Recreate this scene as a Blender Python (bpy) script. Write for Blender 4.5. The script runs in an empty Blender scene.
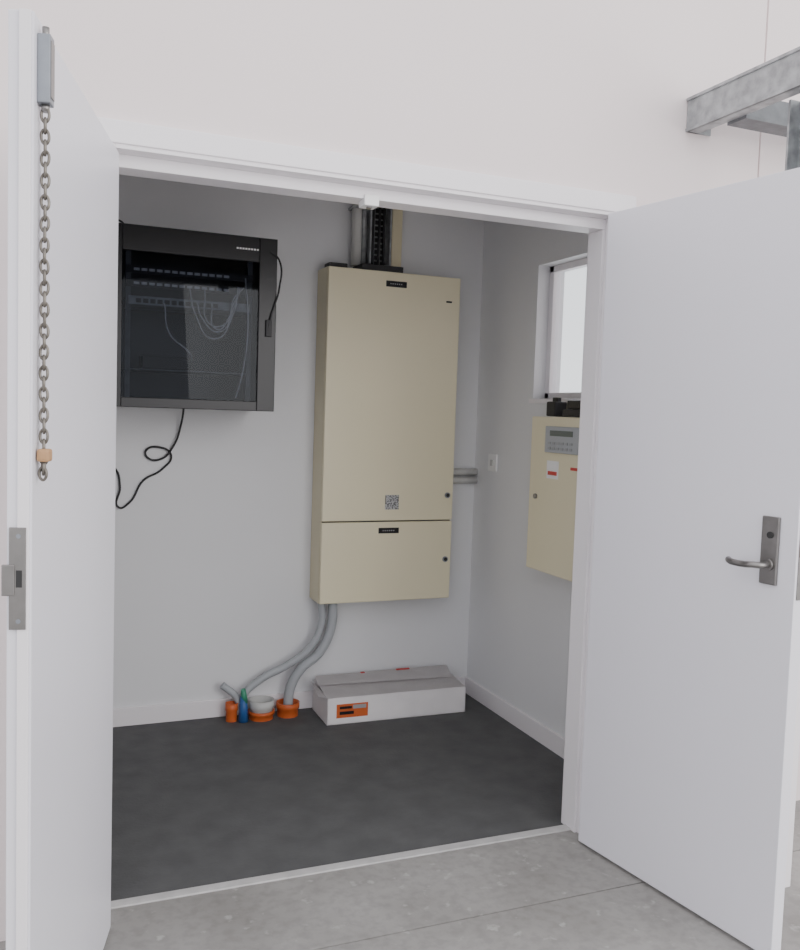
import bpy, bmesh, math, random
from mathutils import Vector, Matrix
random.seed(4)
S=bpy.context.scene; COL=S.collection
# ---------------- materials ----------------
def mat(name,c,rough=.5,metal=0,var=0,scale=6,bump=0,bscale=60,spec=.5,c2=None,detail=6,contrast=(.3,.7)):
    m=bpy.data.materials.new(name); m.use_nodes=True; n=m.node_tree.nodes; l=m.node_tree.links
    b=n['Principled BSDF']; b.inputs['Base Color'].default_value=(*c,1); b.inputs['Roughness'].default_value=rough
    b.inputs['Metallic'].default_value=metal; b.inputs['Specular IOR Level'].default_value=spec
    tc=n.new('ShaderNodeTexCoord')
    if var or c2:
        t=n.new('ShaderNodeTexNoise'); t.inputs['Scale'].default_value=scale; t.inputs['Detail'].default_value=detail
        r=n.new('ShaderNodeValToRGB'); a=c2 if c2 else tuple(x*(1-var) for x in c)
        r.color_ramp.elements[0].color=(*a,1); r.color_ramp.elements[1].color=(*c,1)
        r.color_ramp.elements[0].position=contrast[0]; r.color_ramp.elements[1].position=contrast[1]
        l.new(tc.outputs['Object'],t.inputs['Vector']); l.new(t.outputs['Fac'],r.inputs['Fac']); l.new(r.outputs['Color'],b.inputs['Base Color'])
    if bump:
        t=n.new('ShaderNodeTexNoise'); t.inputs['Scale'].default_value=bscale; t.inputs['Detail'].default_value=4
        k=n.new('ShaderNodeBump'); k.inputs['Strength'].default_value=bump; k.inputs['Distance'].default_value=.003
        l.new(tc.outputs['Object'],t.inputs['Vector']); l.new(t.outputs['Fac'],k.inputs['Height']); l.new(k.outputs['Normal'],b.inputs['Normal'])
    return m
M_wall=mat('painted_wall',(.84,.755,.745),.75,var=.03,scale=1.5,bump=.05)
M_in=mat('painted_interior',(.79,.795,.81),.6,var=.03,scale=2,bump=.05)
M_trim=mat('gloss_trim',(.86,.83,.85),.35)
M_leaf=mat('door_paint',(.80,.79,.84),.35,var=.02,scale=2)
M_ceil=mat('ceiling_paint',(.78,.78,.77),.8,var=.02)
M_cream=mat('cream_powdercoat',(.82,.75,.53),.4,var=.02,scale=3)
M_creamd=mat('cream_side_shade',(.73,.66,.46),.45,var=.02)  # cream darkened to paint in shade on cabinet sides; also the trunking's beige
M_black=mat('black_metal',(.008,.008,.010),.35,var=.1)
M_blackp=mat('black_plastic',(.02,.02,.022),.5,var=.1)
M_steel=mat('satin_steel',(.28,.27,.26),.38,metal=.9,var=.15,scale=30)
M_bolt=mat('zinc_bolt',(.28,.30,.33),.4,metal=.5,var=.15,scale=30)
M_chain=mat('chain_steel',(.24,.22,.19),.4,metal=.7,var=.3,scale=40)
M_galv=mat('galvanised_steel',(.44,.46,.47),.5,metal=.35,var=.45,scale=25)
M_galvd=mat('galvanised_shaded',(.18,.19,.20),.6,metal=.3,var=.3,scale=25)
M_pvc=mat('grey_pvc',(.42,.44,.46),.45,var=.05)
M_pvcl=mat('light_grey_pvc',(.6,.6,.58),.45,var=.05)
M_orange=mat('orange_pvc',(.64,.13,.03),.45,var=.1)
M_wood=mat('tan_plastic',(.48,.28,.14),.6,var=.15,scale=40)
M_card=mat('white_cardboard',(.88,.85,.85),.7,var=.07,scale=9,bump=.1,bscale=25)
M_blue=mat('blue_plastic',(.03,.12,.35),.4,var=.1)
M_green=mat('green_plastic',(.05,.3,.18),.4,var=.1)
M_red=mat('red_label',(.6,.06,.05),.5,var=.05)
M_white=mat('white_plastic',(.9,.9,.89),.4,var=.02)
M_grey=mat('grey_plastic',(.35,.36,.37),.5,var=.05)
M_lcd=mat('lcd_display',(.12,.15,.14),.2,var=.05)
M_brass=mat('brass',(.6,.45,.25),.35,metal=.9,var=.1)
M_dark=mat('dark_gap',(.03,.03,.03),.8,var=.05)
M_foil=mat('printed_label',(.5,.5,.5),.5,c2=(.1,.1,.1),scale=160,contrast=(.42,.55))
M_sill=mat('threshold_strip',(.58,.57,.56),.6,var=.25,scale=14)
def glass(name,tint,refl):
    m=bpy.data.materials.new(name); m.use_nodes=True; n=m.node_tree.nodes; l=m.node_tree.links
    n.remove(n['Principled BSDF']); o=n['Material Output']
    t=n.new('ShaderNodeBsdfTransparent'); t.inputs['Color'].default_value=(*tint,1)
    g=n.new('ShaderNodeBsdfGlossy'); g.inputs['Roughness'].default_value=0; g.inputs['Color'].default_value=(.9,.95,1,1)
    f=n.new('ShaderNodeLayerWeight'); f.inputs['Blend'].default_value=.3
    p=n.new('ShaderNodeMath'); p.operation='POWER'; p.inputs[1].default_value=3; l.new(f.outputs['Facing'],p.inputs[0])
    a=n.new('ShaderNodeMath'); a.operation='MULTIPLY_ADD'; a.inputs[1].default_value=.5; a.inputs[2].default_value=refl; l.new(p.outputs[0],a.inputs[0])
    x=n.new('ShaderNodeMixShader'); l.new(a.outputs[0],x.inputs[0]); l.new(t.outputs[0],x.inputs[1]); l.new(g.outputs[0],x.inputs[2]); l.new(x.outputs[0],o.inputs['Surface'])
    return m
M_glass=glass('smoked_glass',(.30,.32,.37),.014); M_clear=glass('clear_glass',(.96,.98,.98),.04)
def concrete():
    m=bpy.data.materials.new('polished_concrete'); m.use_nodes=True; n=m.node_tree.nodes; l=m.node_tree.links
    b=n['Principled BSDF']; b.inputs['Roughness'].default_value=.8; b.inputs['Specular IOR Level'].default_value=.3
    tc=n.new('ShaderNodeTexCoord')
    def noise(s,d=6,dist=0):
        t=n.new('ShaderNodeTexNoise'); t.inputs['Scale'].default_value=s; t.inputs['Detail'].default_value=d; t.inputs['Distortion'].default_value=dist
        l.new(tc.outputs['Object'],t.inputs['Vector']); return t
    def ramp(a,b_,p0,p1,src):
        r=n.new('ShaderNodeValToRGB'); r.color_ramp.elements[0].color=a; r.color_ramp.elements[1].color=b_
        r.color_ramp.elements[0].position=p0; r.color_ramp.elements[1].position=p1; l.new(src.outputs['Fac'],r.inputs['Fac']); return r
    base=ramp((.26,.25,.235,1),(.36,.35,.335,1),.30,.70,noise(3,10,0))
    st=ramp((.78,.78,.78,1),(1,1,1,1),.36,.56,noise(30,10))
    sp=ramp((0,0,0,1),(.5,.5,.5,1),.62,.72,noise(20,5,0))
    mu=n.new('ShaderNodeMix'); mu.data_type='RGBA'; mu.blend_type='MULTIPLY'; mu.inputs[0].default_value=.6
    l.new(base.outputs[0],mu.inputs[6]); l.new(st.outputs[0],mu.inputs[7])
    mx=n.new('ShaderNodeMix'); mx.data_type='RGBA'; mx.inputs[7].default_value=(.52,.51,.49,1)
    l.new(sp.outputs[0],mx.inputs[0]); l.new(mu.outputs[2],mx.inputs[6]); l.new(mx.outputs[2],b.inputs['Base Color'])
    return m
M_conc=concrete()
M_vinyl=mat('dark_painted_floor',(.120,.121,.122),.7,c2=(.092,.093,.094),scale=9,bump=.35,bscale=90,detail=14,contrast=(.3,.7),spec=.25)
# ---------------- mesh helpers ----------------
def link(me,name,m,parent=None,smooth=False):
    o=bpy.data.objects.new(name,me); COL.objects.link(o)
    if m: me.materials.append(m)
    if parent: o.parent=parent
    if smooth:
        for p in me.polygons: p.use_smooth=True
    return o
def empty(name,loc=(0,0,0),rz=0):
    e=bpy.data.objects.new(name,None); e.location=loc; e.rotation_euler=(0,0,rz); e.empty_display_size=.1; COL.objects.link(e); return e
def boxes(name,bl,m,parent=None,bev=0,seg=2):
    bm=bmesh.new()
    for (x0,x1,y0,y1,z0,z1) in bl:
        r=bmesh.ops.create_cube(bm,size=1)
        for v in r['verts']:
            v.co=Vector(((x0+x1)/2+v.co.x*(x1-x0),(y0+y1)/2+v.co.y*(y1-y0),(z0+z1)/2+v.co.z*(z1-z0)))
    if bev: bmesh.ops.bevel(bm,geom=bm.edges[:],offset=bev,segments=seg,affect='EDGES',profile=.6)
    me=bpy.data.meshes.new(name); bm.to_mesh(me); bm.free(); return link(me,name,m,parent)
def box(name,x0,x1,y0,y1,z0,z1,m,parent=None,bev=0): return boxes(name,[(x0,x1,y0,y1,z0,z1)],m,parent,bev)
def cyl(name,p,q,r,m,parent=None,seg=24,r2=None,caps=True):
    p,q=Vector(p),Vector(q); d=q-p; bm=bmesh.new()
    bmesh.ops.create_cone(bm,cap_ends=caps,segments=seg,radius1=r,radius2=r if r2 is None else r2,depth=d.length)
    mt=Matrix.Translation((p+q)/2)@d.to_track_quat('Z','Y').to_matrix().to_4x4(); bm.transform(mt)
    me=bpy.data.meshes.new(name); bm.to_mesh(me); bm.free(); o=link(me,name,m,parent)
    for f in me.polygons: f.use_smooth=len(f.vertices)==4
    return o
def tube(name,paths,r,m,parent=None,res=8):
    cu=bpy.data.curves.new(name,'CURVE'); cu.dimensions='3D'; cu.bevel_depth=r; cu.bevel_resolution=3; cu.resolution_u=res; cu.use_fill_caps=True
    if not isinstance(paths[0][0],(tuple,list)): paths=[paths]
    for pts in paths:
        s=cu.splines.new('BEZIER'); s.bezier_points.add(len(pts)-1)
        for b,p in zip(s.bezier_points,pts): b.co=p; b.handle_left_type=b.handle_right_type='AUTO'
    o=bpy.data.objects.new(name+'_c',cu); COL.objects.link(o); bpy.context.view_layer.update()
    me=bpy.data.meshes.new_from_object(o.evaluated_get(bpy.context.evaluated_depsgraph_get())); bpy.data.objects.remove(o)
    me.materials.clear(); me.name=name; return link(me,name,m,parent,True)
def torus_bm(bm,mt,R1,R2,r,seg=20,rs=8):
    vs=[]
    for i in range(seg):
        a=2*math.pi*i/seg; row=[]
        for j in range(rs):
            b=2*math.pi*j/rs
            row.append(bm.verts.new(mt@Vector(((R1+r*math.cos(b))*math.cos(a),r*math.sin(b),(R2+r*math.cos(b))*math.sin(a)))))
        vs.append(row)
    for i in range(seg):
        for j in range(rs): bm.faces.new((vs[i][j],vs[(i+1)%seg][j],vs[(i+1)%seg][(j+1)%rs],vs[i][(j+1)%rs]))
# ---------------- room shell ----------------
XL,XR=.205,1.795; YF,YB=2.55,2.67; YW=4.158; XW=2.138; XI=-.55; H=2.135; HS=2.10
JX=2.395
boxes('wall_front',[(-4,XL-.03,YF,YB,0,4.5),(XR+.03,JX,YF,YB,0,4.5),(JX+.006,6,YF-.002,YB,0,4.5),(JX,JX+.006,YF+.006,YB,0,4.5),(XL-.03,XR+.03,YF,YB,H+.03,4.5)],M_wall)
box('wall_back',XI-.12,XW+.12,YW,YW+.12,0,2.9,M_in)
box('wall_left',XI-.12,XI,YB,YW,0,2.9,M_in)
WZ0,WZ1,WY0,WY1=1.545,2.15,2.78,3.60
boxes('wall_right',[(XW,XW+.14,YB,YW,0,WZ0),(XW,XW+.14,YB,YW,WZ1,2.9),(XW,XW+.14,YB,WY0,WZ0,WZ1),(XW,XW+.14,WY1,YW,WZ0,WZ1)],M_in)
box('ceiling',XI-.12,XW+.12,YB,YW+.12,2.72,2.84,M_ceil)
boxes('floor',[(XI-.12,XW+.12,2.64,YW+.12,-.1,0)],M_vinyl)
boxes('floor_concrete',[(-6,8,2.238,2.639,-.1,0),(-6,8,-7,2.232,-.1,0),(-6,8,2.232,2.238,-.1,-.008)],M_conc)
box('trim_threshold',XL,XR,2.615,2.652,0,.006,M_sill,bev=.002)
box('baseboard_back',XI,XW-.013,YW-.013,YW,0,.085,M_trim,bev=.003)
box('baseboard_right',XW-.013,XW,YB+.0,YW,0,.085,M_trim,bev=.003)
# door frame: jambs, head, stops and architraves
boxes('trim_frame',[
 (XL-.03,XL,YF-.010,YB+.01,0,H+.03),(XR,XR+.03,YF-.010,YB+.01,0,H+.03),(XL,XR,YF-.010,YB+.01,H,H+.03),
 (XL,XL+.012,YF+.045,YB+.01,0,HS),(XR-.012,XR,YF+.045,YB+.01,0,HS),(XL,XR,YF+.045,YB+.01,HS,H)],M_trim,bev=.002)
boxes('trim_architrave',[(XL-.075,XR+.075,YF-.016,YF,H+.012,H+.072),(XL-.075,XL-.012,YF-.016,YF,0,H+.012),(XR+.012,XR+.075,YF-.016,YF,0,H+.012)],M_trim,bev=.003)
w=empty('window_1')
fx0,fx1=XW+.06,XW+.10
boxes('frame',[(fx0,fx1,WY0,WY0+.035,WZ0,WZ1),(fx0,fx1,WY1-.035,WY1,WZ0,WZ1),(fx0,fx1,WY0,WY1,WZ0,WZ0+.03),(fx0,fx1,WY0,WY1,WZ1-.03,WZ1)],M_trim,w,bev=.003)
box('pane',fx0+.015,fx0+.02,WY0+.03,WY1-.03,WZ0+.025,WZ1-.025,M_clear,w)
box('sill_board',XW-.012,fx0,WY0-.02,WY1+.02,WZ0-.02,WZ0,M_trim,w,bev=.002)
# latch keeper on head stop
k=empty('door_head_catch'); box('keeper',.925,.972,YF+.035,YF+.09,HS-.020,HS+.012,M_white,k,bev=.003); cyl('ball',(.948,YF+.06,HS-.025),(.948,YF+.06,HS-.018),.008,M_steel,k)
# ---------------- door leaves ----------------
def leaf(name,hinge,ang,L,side,top):
    e=empty(name,(hinge[0],hinge[1],0),ang); t=.042
    y0,y1=(0,t*side) if side>0 else (t*side,0)
    box('leaf',0,L,y0,y1,.012,top,M_leaf,e,bev=.0025)
    return e
LT=2.113
d1=leaf('door_1',(.212,2.505),math.atan2(1.68-2.505,.003-.212),.85,-1,LT)
L=.85; T=-.042
box('edge_rebate',L,L+.005,T*.55,-.004,.012,LT,M_trim,d1,bev=.001)
box('strike_plate',L+.003,L+.008,-.036,-.008,1.06,1.24,M_steel,d1,bev=.001)
box('strike_lip',L+.006,L+.010,-.048,-.026,1.12,1.175,M_steel,d1,bev=.0015)
boxes('strike_slots',[(L+.0072,L+.0088,-.024,-.014,1.135,1.165)],M_dark,d1)
for i,zz in enumerate((1.075,1.225)): cyl('screw_%d'%i,(L+.0075,-.02,zz),(L+.0092,-.02,zz),.004,M_bolt,d1)
box('bolt_body',L-.048,L-.018,0,.022,1.970,2.085,M_bolt,d1,bev=.002)
box('bolt_face',L-.044,L-.022,.022,.0235,1.980,2.075,M_steel,d1,bev=.0005)
cyl('bolt_rod',(L-.033,.011,2.08),(L-.033,.011,2.100),.006,M_steel,d1)
cyl('bolt_eye',(L-.033,.011,1.958),(L-.033,.011,1.972),.007,M_steel,d1)
bm=bmesh.new(); z=1.963; i=0
while z>1.352:
    mt=Matrix.Translation((L-.033+.0015*math.sin(z*30),.011,z-.010))@Matrix.Rotation(math.radians(15 if i%2 else 75),4,'Z')@Matrix.Rotation(math.radians(6*math.sin(i*2.1)),4,'Y')
    torus_bm(bm,mt,.0072,.0125,.0026); z-=.0185; i+=1
for j,(dx,dz,rt) in enumerate([(.000,1.345,30),(.004,1.332,70)]):
    torus_bm(bm,Matrix.Translation((L-.033+dx,.011,dz))@Matrix.Rotation(math.radians(rt),4,'Z'),.0072,.0115,.0026)
me=bpy.data.meshes.new('bolt_chain'); bm.to_mesh(me); bm.free(); link(me,'bolt_chain',M_chain,d1,True)
box('chain_toggle',L-.046,L-.018,.002,.024,1.353,1.376,M_wood,d1,bev=.005)
for z in (.25,1.1,1.9): cyl('hinge_%d'%int(z*100),(-.002,-.042,z-.05),(-.002,-.042,z+.05),.006,M_steel,d1)
L2=.765
d2=leaf('door_2',(1.750,2.520),math.atan2(1.765-2.520,1.865-1.750),L2,1,2.135)
box('handle_plate',L2-.105,L2-.052,-.009,0,1.03,1.215,M_steel,d2,bev=.003)
cyl('lever_rose',(L2-.076,-.009,1.085),(L2-.076,-.018,1.085),.016,M_steel,d2)
tube('lever',[(L2-.076,-.012,1.085),(L2-.076,-.046,1.085),(L2-.089,-.056,1.085),(L2-.12,-.057,1.082),(L2-.165,-.054,1.083),(L2-.180,-.044,1.085)],.009,M_steel,d2)
cyl('key_cylinder',(L2-.076,-.008,1.165),(L2-.076,-.013,1.165),.009,M_dark,d2)
box('latch_plate',L2,L2+.003,.008,.034,1.00,1.205,M_steel,d2,bev=.001)
box('latch_tongue',L2+.002,L2+.014,.012,.028,1.115,1.150,M_brass,d2,bev=.002)
for z in (.25,1.1,1.9): cyl('hinge_%d'%int(z*100),(-.002,.042,z-.05),(-.002,.042,z+.05),.006,M_steel,d2)
# ---------------- distribution board ----------------
b=empty('electrical_switchboard'); x0,x1,z0,z1,yf=1.261,1.936,.548,2.123,3.988
box('enclosure',x0,x1,yf+.022,YW-.001,z0,z1,M_creamd,b,bev=.004)
zs=.938
box('upper_door',x0+.001,x1-.001,yf,yf+.020,zs+.003,z1-.001,M_cream,b,bev=.005)
box('lower_door',x0+.001,x1-.001,yf,yf+.020,z0+.001,zs-.003,M_cream,b,bev=.005)
box('door_gasket',x0+.008,x1-.008,yf+.012,yf+.024,z0+.01,z1-.01,M_dark,b)
boxes('name_labels',[(x0+.285,x0+.39,yf-.003,yf,2.052,2.080),(x0+.285,x0+.39,yf-.003,yf,.880,.907)],M_black,b,bev=.001)
boxes('label_text',[(x0+.305+i*.011,x0+.311+i*.011,yf-.0036,yf-.003,zz,zz+.005) for i in range(6) for zz in (2.064,.891)],M_grey,b)
box('rating_plate',x0+.315,x0+.385,yf-.002,yf,.995,1.065,M_foil,b)
for n_,zz in (('upper_lock',1.063),('lower_lock',.745)):
    cyl(n_,(x1-.032,yf+.001,zz),(x1-.032,yf-.007,zz),.014,M_bolt,b); cyl(n_+'_insert',(x1-.032,yf-.006,zz),(x1-.032,yf-.009,zz),.009,M_dark,b)
boxes('maker_badge',[(x1-.075,x1-.045,yf-.002,yf,2.0,2.008)],M_dark,b)
boxes('gland_blocks',[(x0+.02,x0+.11,4.04,4.12,z1,z1+.026),(x0+.17,x0+.38,4.01,4.15,z1,z1+.03)],M_blackp,b,bev=.004)
# cable tray + conduits above
zt0=z1+.032
c=empty('cable_tray_riser')
box('back_plate',1.50,1.60,YW-.012,YW-.004,zt0,2.72,M_galv,c)
boxes('tray_sides',[(1.495,1.503,YW-.07,YW-.004,zt0,2.72),(1.597,1.605,YW-.07,YW-.004,zt0,2.72)],M_galv,c)
boxes('tray_slots',[(1.510+j*.03,1.53+j*.03,YW-.0135,YW-.012,2.17+i*.028,2.19+i*.028) for i in range(19) for j in range(3)],M_dark,c)
tube('tray_cables',[[(1.525+.028*i,YW-.03,zt0),(1.522+.028*i+.004*(i%2),YW-.035,2.35),(1.527+.028*i,YW-.03,2.71)] for i in range(3)],.0065,M_blackp,c)
cyl('conduit_1',(1.435,YW-.045,zt0),(1.435,YW-.045,2.72),.024,M_pvcl,c); cyl('conduit_2',(1.476,YW-.03,zt0),(1.476,YW-.03,2.72),.015,M_galv,c)
box('trunking',1.615,1.668,YW-.05,YW-.001,zt0,2.72,M_creamd,c,bev=.003)
boxes('saddle_clips',[(1.405,1.50,YW-.075,YW-.001,2.42,2.43)],M_galv,c)
# side conduits to the right corner
c=empty('wall_conduit_pair')
for i,zz in enumerate((1.169,1.126)):
    cyl('pipe_%d'%i,(x1+.003,YW-.022,zz),(XW-.001,YW-.022,zz),.018,M_pvcl,c); cyl('coupler_%d'%i,(x1+.003,YW-.022,zz),(x1+.035,YW-.022,zz),.0205,M_pvcl,c)
c=empty('light_switch'); yy=3.955
box('plate',XW-.010,XW,yy-.042,yy+.042,1.185,1.27,M_white,c,bev=.003); box('rocker',XW-.015,XW-.009,yy-.012,yy+.012,1.212,1.243,M_pvcl,c,bev=.002)
# ---------------- alarm panel on right wall ----------------
a=empty('alarm_control_panel'); px0=2.03; ay0,ay1,az0,az1=2.93,3.42,.80,1.465
box('case',px0+.02,XW-.001,ay0+.003,ay1-.003,az0+.003,az1-.003,M_creamd,a,bev=.003)
box('lid',px0,px0+.02,ay0,ay1,az0,az1,M_cream,a,bev=.005)
box('keypad',px0-.010,px0,3.04,3.29,1.315,1.425,M_pvc,a,bev=.003)
box('display',px0-.012,px0-.009,3.08,3.25,1.385,1.408,M_lcd,a)
boxes('keys',[(px0-.013,px0-.009,3.08+i*.032,3.10+i*.032,1.328+j*.022,1.338+j*.022) for i in range(6) for j in range(2)],M_grey,a)
box('warning_label',px0-.001,px0,3.19,3.28,1.205,1.28,M_white,a); box('warning_stripe',px0-.002,px0-.0005,3.20,3.27,1.220,1.236,M_red,a)
boxes('key_label',[(px0-.001,px0,3.05,3.10,1.250,1.262)],M_red,a)
cyl('cam_lock',(px0+.001,3.36,1.12),(px0-.008,3.36,1.12),.011,M_steel,a)
c=empty('network_router'); box('body',2.042,2.128,2.98,3.20,1.467,1.498,M_blackp,c,bev=.006); box('stacked_unit',2.05,2.125,3.0,3.18,1.499,1.535,M_black,c,bev=.006)
c=empty('power_adapter'); box('brick',2.05,2.11,3.27,3.34,1.467,1.53,M_blackp,c,bev=.006); box('plug_neck',2.07,2.09,3.285,3.325,1.529,1.548,M_blackp,c,bev=.003)
# ---------------- network rack ----------------
r=empty('network_rack_cabinet'); rx0,rx1,ry,rz0,rz1=.28,.952,3.72,1.448,2.165
boxes('shell',[(rx0,rx0+.015,ry+.02,YW-.001,rz0,rz1),(rx1-.015,rx1,ry+.02,YW-.001,rz0,rz1),(rx0,rx1,ry+.02,YW-.001,rz0,rz0+.015),(rx0,rx1,ry+.02,YW-.001,rz1-.015,rz1),(rx0,rx1,YW-.015,YW-.001,rz0,rz1)],M_black,r)
boxes('door_frame',[(rx0,rx0+.05,ry,ry+.02,rz0,rz1),(rx1-.075,rx1,ry,ry+.02,rz0,rz1),(rx0+.05,rx1-.075,ry,ry+.02,rz0,rz0+.04),(rx0+.05,rx1-.075,ry,ry+.02,rz1-.10,rz1)],M_black,r,bev=.003)
bm=bmesh.new(); bm.faces.new([bm.verts.new(p) for p in ((rx0+.05,ry+.01,rz0+.04),(rx1-.075,ry+.01,rz0+.04),(rx1-.075,ry+.01,rz1-.10),(rx0+.05,ry+.01,rz1-.10))])
me=bpy.data.meshes.new('door_glass'); bm.to_mesh(me); bm.free(); link(me,'door_glass',M_glass,r)
boxes('brand_strip',[(.78+i*.012,.788+i*.012,ry-.001,ry,2.110,2.117) for i in range(8)],M_white,r)
box('door_latch',rx1-.045,rx1-.02,ry-.012,ry,1.76,1.83,M_blackp,r,bev=.003)
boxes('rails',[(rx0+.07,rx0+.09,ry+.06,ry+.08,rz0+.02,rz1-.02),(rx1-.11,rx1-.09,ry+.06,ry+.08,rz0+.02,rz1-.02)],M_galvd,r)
boxes('standin_panels',[(rx0+.07,rx1-.09,ry+.055,ry+.065,zz,zz+.03) for zz in (1.93,1.985)],M_blackp,r)  # panels added in place of the bright strips reflected in the glass
boxes('reflection_rows',[(rx0+.10+i*.03,rx0+.122+i*.03,ry+.05,ry+.056,zz+.010,zz+.020) for i in range(13) for zz in (1.93,1.985)],M_white,r)  # white port rows put in as those reflected strips
boxes('network_switch',[(rx0+.08,rx1-.10,ry+.055,ry+.27,1.86,1.895)],M_galv,r,bev=.002)
boxes('switch_ports',[(rx0+.11+i*.028,rx0+.13+i*.028,ry+.053,ry+.056,1.868,1.885) for i in range(12)],M_dark,r)
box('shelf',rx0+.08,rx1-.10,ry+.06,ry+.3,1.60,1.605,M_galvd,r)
box('modem',.42,.62,ry+.09,ry+.2,1.606,1.66,M_blackp,r,bev=.004)
tube('patch_leads',[[(.60+.03*i,ry+.045,1.94-.055*(i%2)),(.62+.03*i,ry+.03,1.84-.02*i),(.70+.02*i,ry+.035,1.74+.03*i),(.78,ry+.04,1.85+.02*i),(.80+.008*i,ry+.05,1.96)] for i in range(4)]+[[(.50,ry+.045,1.87),(.52,ry+.03,1.75),(.60,ry+.04,1.68),(.62,ry+.1,1.65)],[(.83,ry+.05,2.0),(.84,ry+.03,1.8),(.82,ry+.03,1.6),(.80,ry+.06,1.5)]],.0028,M_white,r)
tube('side_lead',[(rx1-.03,ry-.004,2.11),(rx1+.005,ry-.008,2.08),(rx1+.008,ry-.008,1.96),(rx1-.02,ry-.006,1.86),(rx1-.035,ry-.01,1.80)],.004,M_blackp,r)
tube('top_lead',[(.25,ry+.1,rz1+.02),(.31,ry+.06,rz1+.022),(.36,ry+.14,rz1+.006),(.45,4.1,rz1+.004)],.004,M_blackp,r)
tube('hanging_power_cable',[(.63,YW-.10,rz0+.01),(.63,YW-.03,1.38),(.60,YW-.02,1.28),(.54,YW-.012,1.215),(.485,YW-.012,1.225),(.48,YW-.012,1.255),(.54,YW-.016,1.27),(.59,YW-.012,1.235),(.55,YW-.01,1.17),(.47,YW-.01,1.12),(.41,YW-.01,1.02),(.365,YW-.012,1.0),(.37,YW-.01,1.09),(.35,YW-.01,1.17),(.30,YW-.012,1.20)],.0048,M_blackp,r)
# ---------------- grey flexible conduits & orange stubs ----------------
f=empty('floor_conduit_entry')
tube('flex_hose_a',[(1.295,4.07,z0-.002),(1.30,4.07,.44),(1.25,4.07,.33),(1.15,4.08,.25),(1.01,4.09,.18),(.93,4.09,.11),(.905,4.09,.03)],.018,M_pvc,f)
tube('flex_hose_b',[(1.350,4.06,z0-.002),(1.345,4.06,.42),(1.29,4.06,.30),(1.20,4.07,.22),(1.155,4.08,.13),(1.145,4.08,.03)],.023,M_pvc,f)
tube('flex_hose_c',[(.925,4.09,.03),(.895,4.085,.11),(.83,4.09,.17)],.017,M_pvc,f)
def stub(n_,x,y,r_,h,m):
    bm=bmesh.new(); N=28; P=[(r_,0),(r_,h*.55),(r_*1.12,h*.6),(r_*1.12,h),(r_*.98,h),(r_*.98,h*.6),(r_*.88,h*.5),(r_*.88,.004)]
    rows=[[bm.verts.new((x+a*math.cos(2*math.pi*i/N),y+a*math.sin(2*math.pi*i/N),z)) for a,z in P] for i in range(N)]
    for i in range(N):
        for j in range(len(P)-1): bm.faces.new((rows[i][j],rows[(i+1)%N][j],rows[(i+1)%N][j+1],rows[i][j+1]))
    me=bpy.data.meshes.new(n_); bm.to_mesh(me); bm.free(); return link(me,n_,m,f,True)
stub('orange_stub_a',1.145,4.08,.05,.065,M_orange); stub('orange_stub_b',1.015,4.075,.056,.04,M_orange)
stub('white_socket',1.015,4.075,.053,.09,M_pvcl); stub('orange_stub_c',.875,4.08,.026,.085,M_orange)
cyl('blue_cap',(.925,4.055,0),(.925,4.055,.12),.024,M_blue,f,r2=.016); cyl('green_cap',(.93,4.055,.09),(.92,4.045,.155),.017,M_green,f,r2=.011)
# ---------------- cardboard carton ----------------
k=empty('cardboard_carton',(1.280,3.885,0),math.radians(-1.0)); CW,CD,CH=.71,.245,.128
t=.004
boxes('tray',[(0,CW,0,t,0,CH),(0,CW,CD-t,CD,0,CH),(0,t,0,CD,0,CH),(CW-t,CW,0,CD,0,CH),(0,CW,0,CD,0,t)],M_card,k)
bm=bmesh.new()
def flap(pts):
    v=[bm.verts.new(p) for p in pts]; bm.faces.new(v)
flap([(-.002,-.002,CH),(CW*.99,-.003,CH+.001),(CW*.99,CD*.62,CH+.018),(.0,CD*.60,CH+.020)])
flap([(-.012,CD*.50,CH+.026),(CW*.96,CD*.45,CH+.020),(CW+.002,CD-.004,CH+.040),(.01,CD-.004,CH+.036)])
flap([(-.002,0,CH),(-.002,CD,CH),(-.032,CD*.85,CH+.045),(-.03,CD*.2,CH-.004)])
flap([(0,CD-.002,CH-.002),(CW,CD-.002,CH-.002),(CW+.002,CD,CH+.040),(.01,CD,CH+.036)])
bmesh.ops.solidify(bm,geom=bm.faces[:],thickness=.003)
me=bpy.data.meshes.new('lid_flaps'); bm.to_mesh(me); bm.free(); link(me,'lid_flaps',M_card,k)
box('orange_label',.045,.20,-.0015,0,.03,.095,M_orange,k); boxes('label_print',[(.06,.13,-.0022,-.0014,.045,.06),(.06,.12,-.0022,-.0014,.072,.084)],M_black,k)
box('label_grey',.125,.19,-.0022,-.0014,.07,.088,M_grey,k)
boxes('red_tape',[(.43,.50,CD*.93,CD*.98,CH+.036,CH+.042),(.24,.26,CD*.93,CD*.98,CH+.036,CH+.040)],M_red,k)
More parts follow.
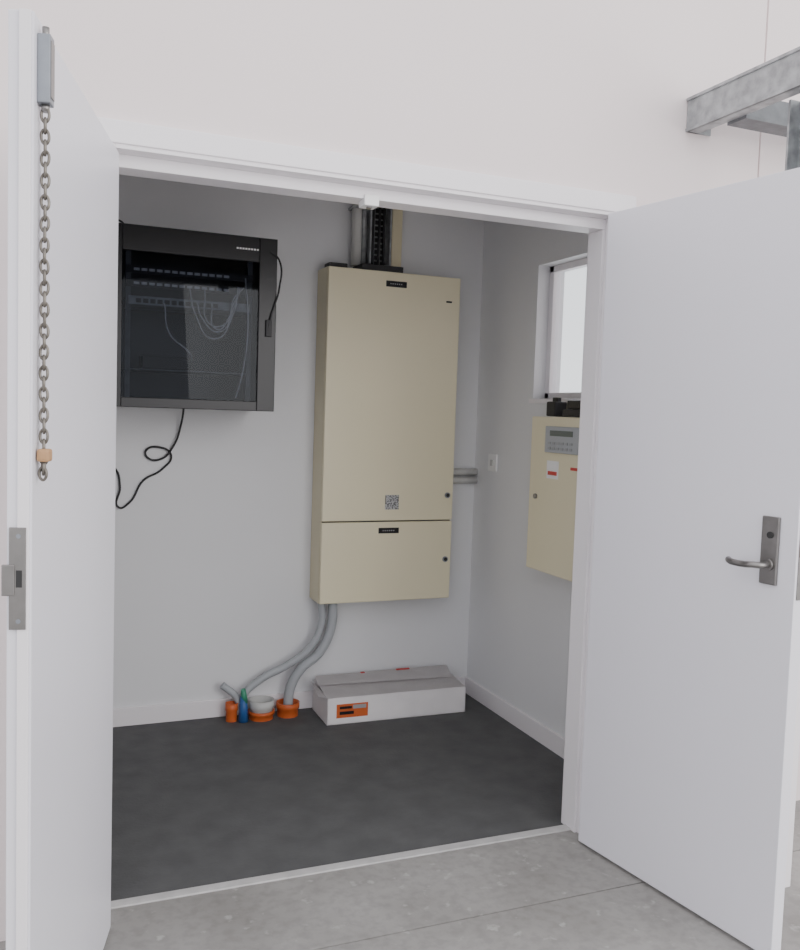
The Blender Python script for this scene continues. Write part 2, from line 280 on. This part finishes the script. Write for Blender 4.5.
# ---------------- steel mezzanine frame ----------------
s=empty('steel_mezzanine_frame')
X=2.07; zb,zt=2.45,2.562
boxes('edge_channel',[(X,X+.006,1.2,YF-.002,zb,zt),(X-.006,X+.05,1.2,YF-.002,zt-.010,zt),(X-.004,X+.05,1.2,YF-.002,zb,zb+.010)],M_galv,s,bev=.001)
boxes('cross_joist',[(X+.05,4.2,2.40,2.406,zb+.0,zt-.01),(X+.05,4.2,2.32,2.406,zb-.01,zb)],M_galvd,s)
boxes('wall_cleat',[(X+.006,X+.10,YF-.009,YF-.002,zb,zt)],M_galv,s)
boxes('post',[(2.135,2.225,2.07,2.078,0,zb),(2.135,2.225,2.152,2.16,0,zb),(2.176,2.184,2.07,2.16,0,zb)],M_galv,s)
box('post_casing',2.122,2.238,2.057,2.173,0,2.08,M_trim,s,bev=.003)
# ---------------- world & lights ----------------
W=bpy.data.worlds.new('World'); S.world=W; W.use_nodes=True; n=W.node_tree.nodes
n['Background'].inputs[0].default_value=(.94,.94,.98,1); n['Background'].inputs[1].default_value=2.0
def area(name,loc,tgt,sx,sy,e,c):
    l=bpy.data.lights.new(name,'AREA'); l.shape='RECTANGLE'; l.size=sx; l.size_y=sy; l.energy=e; l.color=c
    o=bpy.data.objects.new(name,l); COL.objects.link(o); o.location=loc; o.rotation_euler=(Vector(tgt)-Vector(loc)).to_track_quat('-Z','Y').to_euler()
area('roller_door_daylight',(4.6,-3.6,2.5),(1.4,2.6,1.0),6,4.2,260,(1,.96,.93))
# ---------------- camera ----------------
yaw,pit,rol,h=.392,.069,.033,1.46
fw=Vector((math.sin(yaw)*math.cos(pit),math.cos(yaw)*math.cos(pit),-math.sin(pit))); rr=Vector((math.cos(yaw),-math.sin(yaw),0)); uu=rr.cross(fw)
R2=rr*math.cos(rol)+uu*math.sin(rol); U2=-rr*math.sin(rol)+uu*math.cos(rol)
cd=bpy.data.cameras.new('camera'); cd.sensor_fit='HORIZONTAL'; cd.sensor_width=36; cd.lens=897.4/800*36; cd.clip_start=.05
co=bpy.data.objects.new('camera',cd); COL.objects.link(co)
mt=Matrix((R2,U2,-fw)).transposed().to_4x4(); mt.translation=(0,0,h); co.matrix_world=mt
S.camera=co
